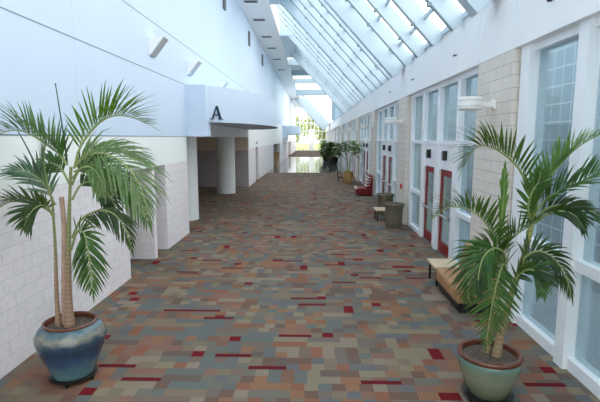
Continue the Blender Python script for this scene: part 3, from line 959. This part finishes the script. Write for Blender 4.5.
def leaflet(m, base, d, up, ln, wid, droop, seg=4):
    side = d.cross(up)
    if side.length < 1e-4:
        side = d.cross(Vector((0.3, 0.9, 0.2)))
    side.normalize()
    vs, fs = [], []
    prof = [0.35, 1.0, 0.95, 0.62, 0.06]
    p = base.copy()
    dd = d.copy()
    st = ln / seg
    nrm_ = side.cross(d).normalized()
    for i in range(seg + 1):
        w = wid * prof[i] * 0.5
        for v_ in (p - side * w + nrm_ * w * 0.35, p.copy(), p + side * w + nrm_ * w * 0.35):
            v_.x = min(max(v_.x, CLAMP[0]), CLAMP[1])
            vs.append(v_)
        dd = (dd + Vector((0, 0, -droop * (0.35 + i * 0.35)))).normalized()
        p = p + dd * st
    for i in range(seg):
        a = i * 3
        fs += [(a, a + 1, a + 4, a + 3), (a + 1, a + 2, a + 5, a + 4)]
    m.add(vs, fs, True)


def frond(root, spec, mats, wid=0.033):
    name, pts, U, V, ln, droop, fw, start, n, tone = spec
    C = spline(pts, 40)
    U = Vector(U).normalized()
    V = math.radians(V)
    fw = math.radians(fw)
    m = MB()
    for i in range(n):
        u = start + (1.0 - start) * (i + 0.3) / n
        k = min(int(u * 40), 39)
        f = u * 40 - k
        p = C[k].lerp(C[k + 1], f)
        T = (C[min(k + 2, 40)] - C[max(k - 1, 0)]).normalized()
        S = T.cross(U)
        if S.length < 0.05:
            S = T.cross(Vector((0, -1, 0.2)))
        S.normalize()
        N = S.cross(T).normalized()
        t = (u - start) / (1 - start)
        L = ln * (0.55 + 0.75 * math.sin(PI * min(1, t * 0.85 + 0.12))) * (1.0 - 0.45 * max(0, t - 0.6) / 0.4)
        ang = fw * (1.25 - 0.55 * t)
        for sg in (-1, 1):
            vv = V + rnd.uniform(-0.16, 0.16)
            lat = S * (sg * math.cos(vv)) + N * math.sin(vv)
            a = ang + rnd.uniform(-0.09, 0.09)
            d = (T * math.cos(a) + lat * math.sin(a)).normalized()
            leaflet(m, p + T * rnd.uniform(-0.008, 0.008), d, N, L * rnd.uniform(0.88, 1.08), wid * rnd.uniform(0.85, 1.1) * (0.6 + 0.4 * math.sin(PI * min(1, t + 0.2))), droop * rnd.uniform(0.7, 1.3))
    # terminal leaflet
    T = (C[40] - C[37]).normalized()
    leaflet(m, C[40], T, U, ln * 0.55, wid * 0.7, droop)
    o = m.build('frond', mats[tone], root)
    rad = [0.013 * (1 - 0.8 * i / 40) + 0.002 for i in range(0, 41, 2)]
    MB().tube(C[::2], rad, 6).build('leaf_stalk', M['stalk'], o)
    return o


LEAVES = [M['leaf0'], M['leaf1'], M['leaf2'], M['leaf3'], M['leaf4']]

def lumpy_disc(m, r, z, seed):
    q = random.Random(seed)
    rings, seg = 7, 28
    vs = [(0, 0, z + 0.02)]
    fs = []
    for i in range(1, rings + 1):
        for k in range(seg):
            a = 2 * PI * k / seg
            rr = r * i / rings
            vs.append((rr * math.cos(a), rr * math.sin(a), z + (q.uniform(-0.015, 0.02) if i < rings else 0)))
    for k in range(seg):
        fs.append((0, 1 + k, 1 + (k + 1) % seg))
    for i in range(rings - 1):
        for k in range(seg):
            fs.append((1 + i * seg + k, 1 + (i + 1) * seg + k, 1 + (i + 1) * seg + (k + 1) % seg, 1 + i * seg + (k + 1) % seg))
    m.add(vs, fs, True)


def caddy(root, r, z=0.075):
    o = MB().lathe([(r * 0.55, z - 0.025), (r, z - 0.025), (r + 0.01, z), (r * 0.55, z)], 28).build('plant_caddy', M['dark'], root)
    for k in range(5):
        a = 2 * PI * (k + 0.35) / 5 - 0.6
        cx, cy = (r - 0.02) * math.cos(a), (r - 0.02) * math.sin(a)
        w = MB()
        w.tube([(cx - 0.015, cy, 0.026), (cx + 0.015, cy, 0.026)], 0.026, 12)
        w.box(cx - 0.02, cx + 0.02, cy - 0.02, cy + 0.02, 0.03, z - 0.02)
        w.build('caster', M['dark'], o)


# big palm in the blue pot
pl = thing('potted_palm', 'tall palm with ringed trunks in a mottled blue glazed pot', 'potted palm', (-3.0, 5.35, 0))
MB().lathe([(0.235, 0.075), (0.252, 0.10), (0.315, 0.27), (0.385, 0.44), (0.408, 0.54), (0.405, 0.60), (0.375, 0.665), (0.335, 0.71), (0.30, 0.735), (0.285, 0.72), (0.27, 0.60)], 56, close=True).build('pot', M['bluepot'], pl)
MB().lathe([(0.303, 0.722), (0.313, 0.732), (0.313, 0.748), (0.303, 0.757), (0.284, 0.755), (0.276, 0.735), (0.274, 0.66)], 56, close=False).build('pot_rim', M['rimbrown'], pl)
sm_ = MB(); lumpy_disc(sm_, 0.277, 0.69, 3); sm_.build('soil', M['soil'], pl)
caddy(pl, 0.275)
def trunk(root, pts, r0, r1, mat, name='trunk'):
    C = spline(pts, 24)
    rad = []
    for i in range(25):
        f = i / 24
        r = r0 + (r1 - r0) * min(1, f * 1.5)
        if f < 0.12:
            r *= 1 + (0.12 - f) * 3.0
        rad.append(r * (1 + 0.04 * (i % 2)))
    MB().tube(C, rad, 14).build(name, mat, root)
trunk(pl, [(-0.152, 0.0, 0.66), (-0.144, 0.0, 1.144), (-0.119, 0.0, 1.649), (-0.112, 0.0, 2.081), (-0.113, 0.0, 2.3)], 0.030, 0.014, M['trunk'])
trunk(pl, [(0.004, -0.03, 0.66), (0.017, -0.02, 1.152), (0.052, -0.02, 1.655), (0.088, 0.0, 2.143), (0.125, 0.0, 2.505), (0.145, 0.0, 2.66)], 0.050, 0.017, M['trunk'])
trunk(pl, [(-0.092, 0.05, 0.66), (-0.072, 0.05, 1.128), (-0.027, 0.05, 1.763), (-0.017, 0.05, 2.073), (-0.021, 0.04, 2.295)], 0.038, 0.028, M['stub'], 'dry_stem')
for p in ([(0.074, 0.05, 2.68), (0.059, 0.05, 2.976), (-0.001, 0.05, 3.636)], [(-0.264, 0.05, 2.547), (-0.375, 0.05, 2.834), (-0.498, 0.05, 3.094)]):
    MB().tube(spline(p, 8), [0.011 - 0.0007 * i for i in range(9)], 6).build('spear_leaf', M['leaf3'], pl)
CLAMP[:] = [-0.88, 99.0]
for sp in LEFT_FRONDS:
    frond(pl, sp, LEAVES)

# palm in the green pot
pr = thing('potted_palm', 'leaning palm in a pale green glazed pot by the big windows', 'potted palm', (2.06, 5.05, 0))
MB().lathe([(0.215, 0.07), (0.232, 0.09), (0.28, 0.22), (0.325, 0.36), (0.345, 0.45), (0.345, 0.50), (0.33, 0.525), (0.31, 0.47)], 56).build('pot', M['greenpot'], pr)
MB().lathe([(0.33, 0.505), (0.35, 0.515), (0.356, 0.545), (0.34, 0.562), (0.305, 0.558), (0.295, 0.53), (0.295, 0.46)], 56, close=False).build('pot_rim', M['rimbrown'], pr)
sm_ = MB(); lumpy_disc(sm_, 0.298, 0.50, 5); sm_.build('soil', M['soil'], pr)
caddy(pr, 0.28, 0.07)
trunk(pr, [(0.078, 0.0, 0.49), (0.133, 0.0, 0.878), (0.202, 0.0, 1.236), (0.274, 0.0, 1.506), (0.342, 0.0, 1.817), (0.39, 0.0, 2.19)], 0.042, 0.030, M['trunk2'])
trunk(pr, [(-0.009, 0.08, 0.49), (0.053, 0.06, 0.913), (0.088, 0.03, 1.283), (0.1, 0.0, 1.64)], 0.032, 0.024, M['trunk2'])
CLAMP[:] = [-99.0, 1.10]
for sp in RIGHT_FRONDS:
    frond(pr, sp, LEAVES)
CLAMP[:] = [-99.0, 99.0]

# ---- far indoor plants
def leafy(root, H0, H1, R, n, wid, ln, seed, mat, name='foliage'):
    q = random.Random(seed)
    m = MB()
    for i in range(n):
        a = q.uniform(0, 2 * PI)
        h = q.uniform(H0, H1)
        f = (h - H0) / (H1 - H0)
        rr = R * (0.25 + 0.75 * math.sin(PI * (0.15 + 0.75 * f))) * math.sqrt(q.random())
        p = Vector((rr * math.cos(a), rr * math.sin(a), h))
        d = Vector((math.cos(a + q.uniform(-.7, .7)), math.sin(a + q.uniform(-.7, .7)), q.uniform(-0.3, 0.8))).normalized()
        leaflet(m, p, d, Vector((0, 0, 1)), ln * q.uniform(0.7, 1.2), wid * q.uniform(0.7, 1.2), 0.15)
    return m.build(name, mat, root)

tp = thing('potted_plant', 'tall airy green plant in a tan clay pot on the carpet edge', 'potted plant', (2.42, 30.4, 0))
MB().lathe([(0.22, 0.0), (0.25, 0.05), (0.325, 0.36), (0.345, 0.58), (0.32, 0.74), (0.335, 0.80), (0.31, 0.80), (0.30, 0.72)], 36).build('pot', M['tanpot'], tp)
MB().lathe([(0.3, 0.70), (0.3, 0.75)], 24).build('soil', M['soil'], tp)
q = random.Random(11)
for i in range(6):
    a = i * 1.05
    lean = 0.5 + 0.25 * (i % 2)
    top = 2.35 + 0.5 * ((i * 37) % 10) / 10
    pts = [(0.08 * math.cos(a), 0.08 * math.sin(a), 0.76), (0.2 * math.cos(a), 0.2 * math.sin(a), 1.5), (lean * math.cos(a), lean * math.sin(a), top)]
    C = spline(pts, 8)
    MB().tube(C, 0.018, 6).build('stem', M['stalk'], tp)
    m = MB()
    for j in range(24):
        b = 2 * PI * j / 11 + q.uniform(-.3, .3)
        d = Vector((math.cos(b), math.sin(b), q.uniform(-0.1, 0.6))).normalized()
        leaflet(m, C[8] - Vector((0, 0, 0.09 * (j % 7))), d, Vector((0, 0, 1)), q.uniform(0.42, 0.65), 0.15, 0.22)
    m.build('leaf_cluster', LEAVES[(0, 1, 0, 2, 0, 1)[i]], tp)
for i, (x, y, lb) in enumerate(((2.45, 53.0, 'dark bushy plant in a dark planter on the tile, nearer of two'), (1.95, 60.5, 'bright bushy plant in a dark planter on the tile, farther of two'))):
    t_ = thing('bushy_plant', lb, 'potted plant', (x, y, 0))
    MB().lathe([(0.4, 0.0), (0.52, 0.3), (0.58, 0.8), (0.55, 0.82), (0.5, 0.7)], 28).build('planter', M['darkpot'], t_)
    leafy(t_, 0.8, 2.45, 0.85, 320, 0.26, 0.6, 21 + i, (M['fol'], M['leaf0'])[i])

# ---- trees beyond the end glazing
def tree(x, y, h, R, seed, label):
    t_ = thing('tree', label, 'tree', (x, y, -0.1), group='trees beyond the end glazing')
    MB().tube(spline([(0, 0, 0), (0.15, 0, h * 0.3), (-0.1, 0.1, h * 0.75)], 8), [0.3 - 0.025 * i for i in range(9)], 8).build('trunk', M['bark'], t_)
    qq = random.Random(seed)
    m = MB()
    for i in range(700):
        a = qq.uniform(0, 2 * PI); b = math.asin(qq.uniform(-1, 1)); rr = R * qq.random() ** 0.4
        p = Vector((rr * math.cos(a) * math.cos(b), rr * math.sin(a) * math.cos(b), h * 0.62 + rr * math.sin(b) * 1.25))
        d = Vector((qq.uniform(-1, 1), qq.uniform(-1, 1), qq.uniform(-0.6, 0.5))).normalized()
        leaflet(m, p, d, Vector((0, 0, 1)), 0.9, 0.45, 0.1)
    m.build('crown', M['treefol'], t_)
tree(-4.6, 122, 8.5, 3.2, 1, 'yellow green tree outside the end glazing, beside the white wall end')
tree(3.2, 120, 7.0, 2.4, 2, 'low yellow green tree outside the end glazing, toward the plants')
tree(-0.4, 132, 10.5, 3.0, 3, 'tall pale tree outside the end glazing, between two lower trees')

# ------------------------------------------------------------------ light and camera
W = bpy.data.worlds.new('sky')
SC.world = W
W.use_nodes = True
nt = W.node_tree
bg = nt.nodes['Background']
tc = nt.nodes.new('ShaderNodeTexCoord')
sp_ = nt.nodes.new('ShaderNodeSeparateXYZ')
nt.links.new(tc.outputs['Generated'], sp_.inputs[0])
rp = nt.nodes.new('ShaderNodeValToRGB')
rp.color_ramp.elements[0].position = 0.45
rp.color_ramp.elements[0].color = (1.0, 0.98, 0.94, 1)
rp.color_ramp.elements[1].position = 1.0
rp.color_ramp.elements[1].color = (0.90, 0.95, 1.0, 1)
nt.links.new(sp_.outputs[2], rp.inputs[0])
nt.links.new(rp.outputs[0], bg.inputs[0])
bg.inputs[1].default_value = 2.2

cam = bpy.data.cameras.new('camera')
cam.sensor_fit = 'HORIZONTAL'
cam.sensor_width = 36.0
cam.lens = 457.0 / 600.0 * 36.0
cam.clip_end = 600
co_ = bpy.data.objects.new('camera', cam)
COL.objects.link(co_)
co_.location = (0, 0, 3.0)
co_.rotation_euler = (math.radians(90 - 7.85), 0, math.radians(1.5))
SC.camera = co_

SC.view_settings.view_transform = 'Standard'
SC.view_settings.look = 'None'
SC.view_settings.exposure = 0.58
SC.view_settings.gamma = 1.0
SC.cycles.max_bounces = 10
SC.cycles.diffuse_bounces = 6
SC.cycles.transparent_max_bounces = 24
SC.cycles.sample_clamp_indirect = 8.0
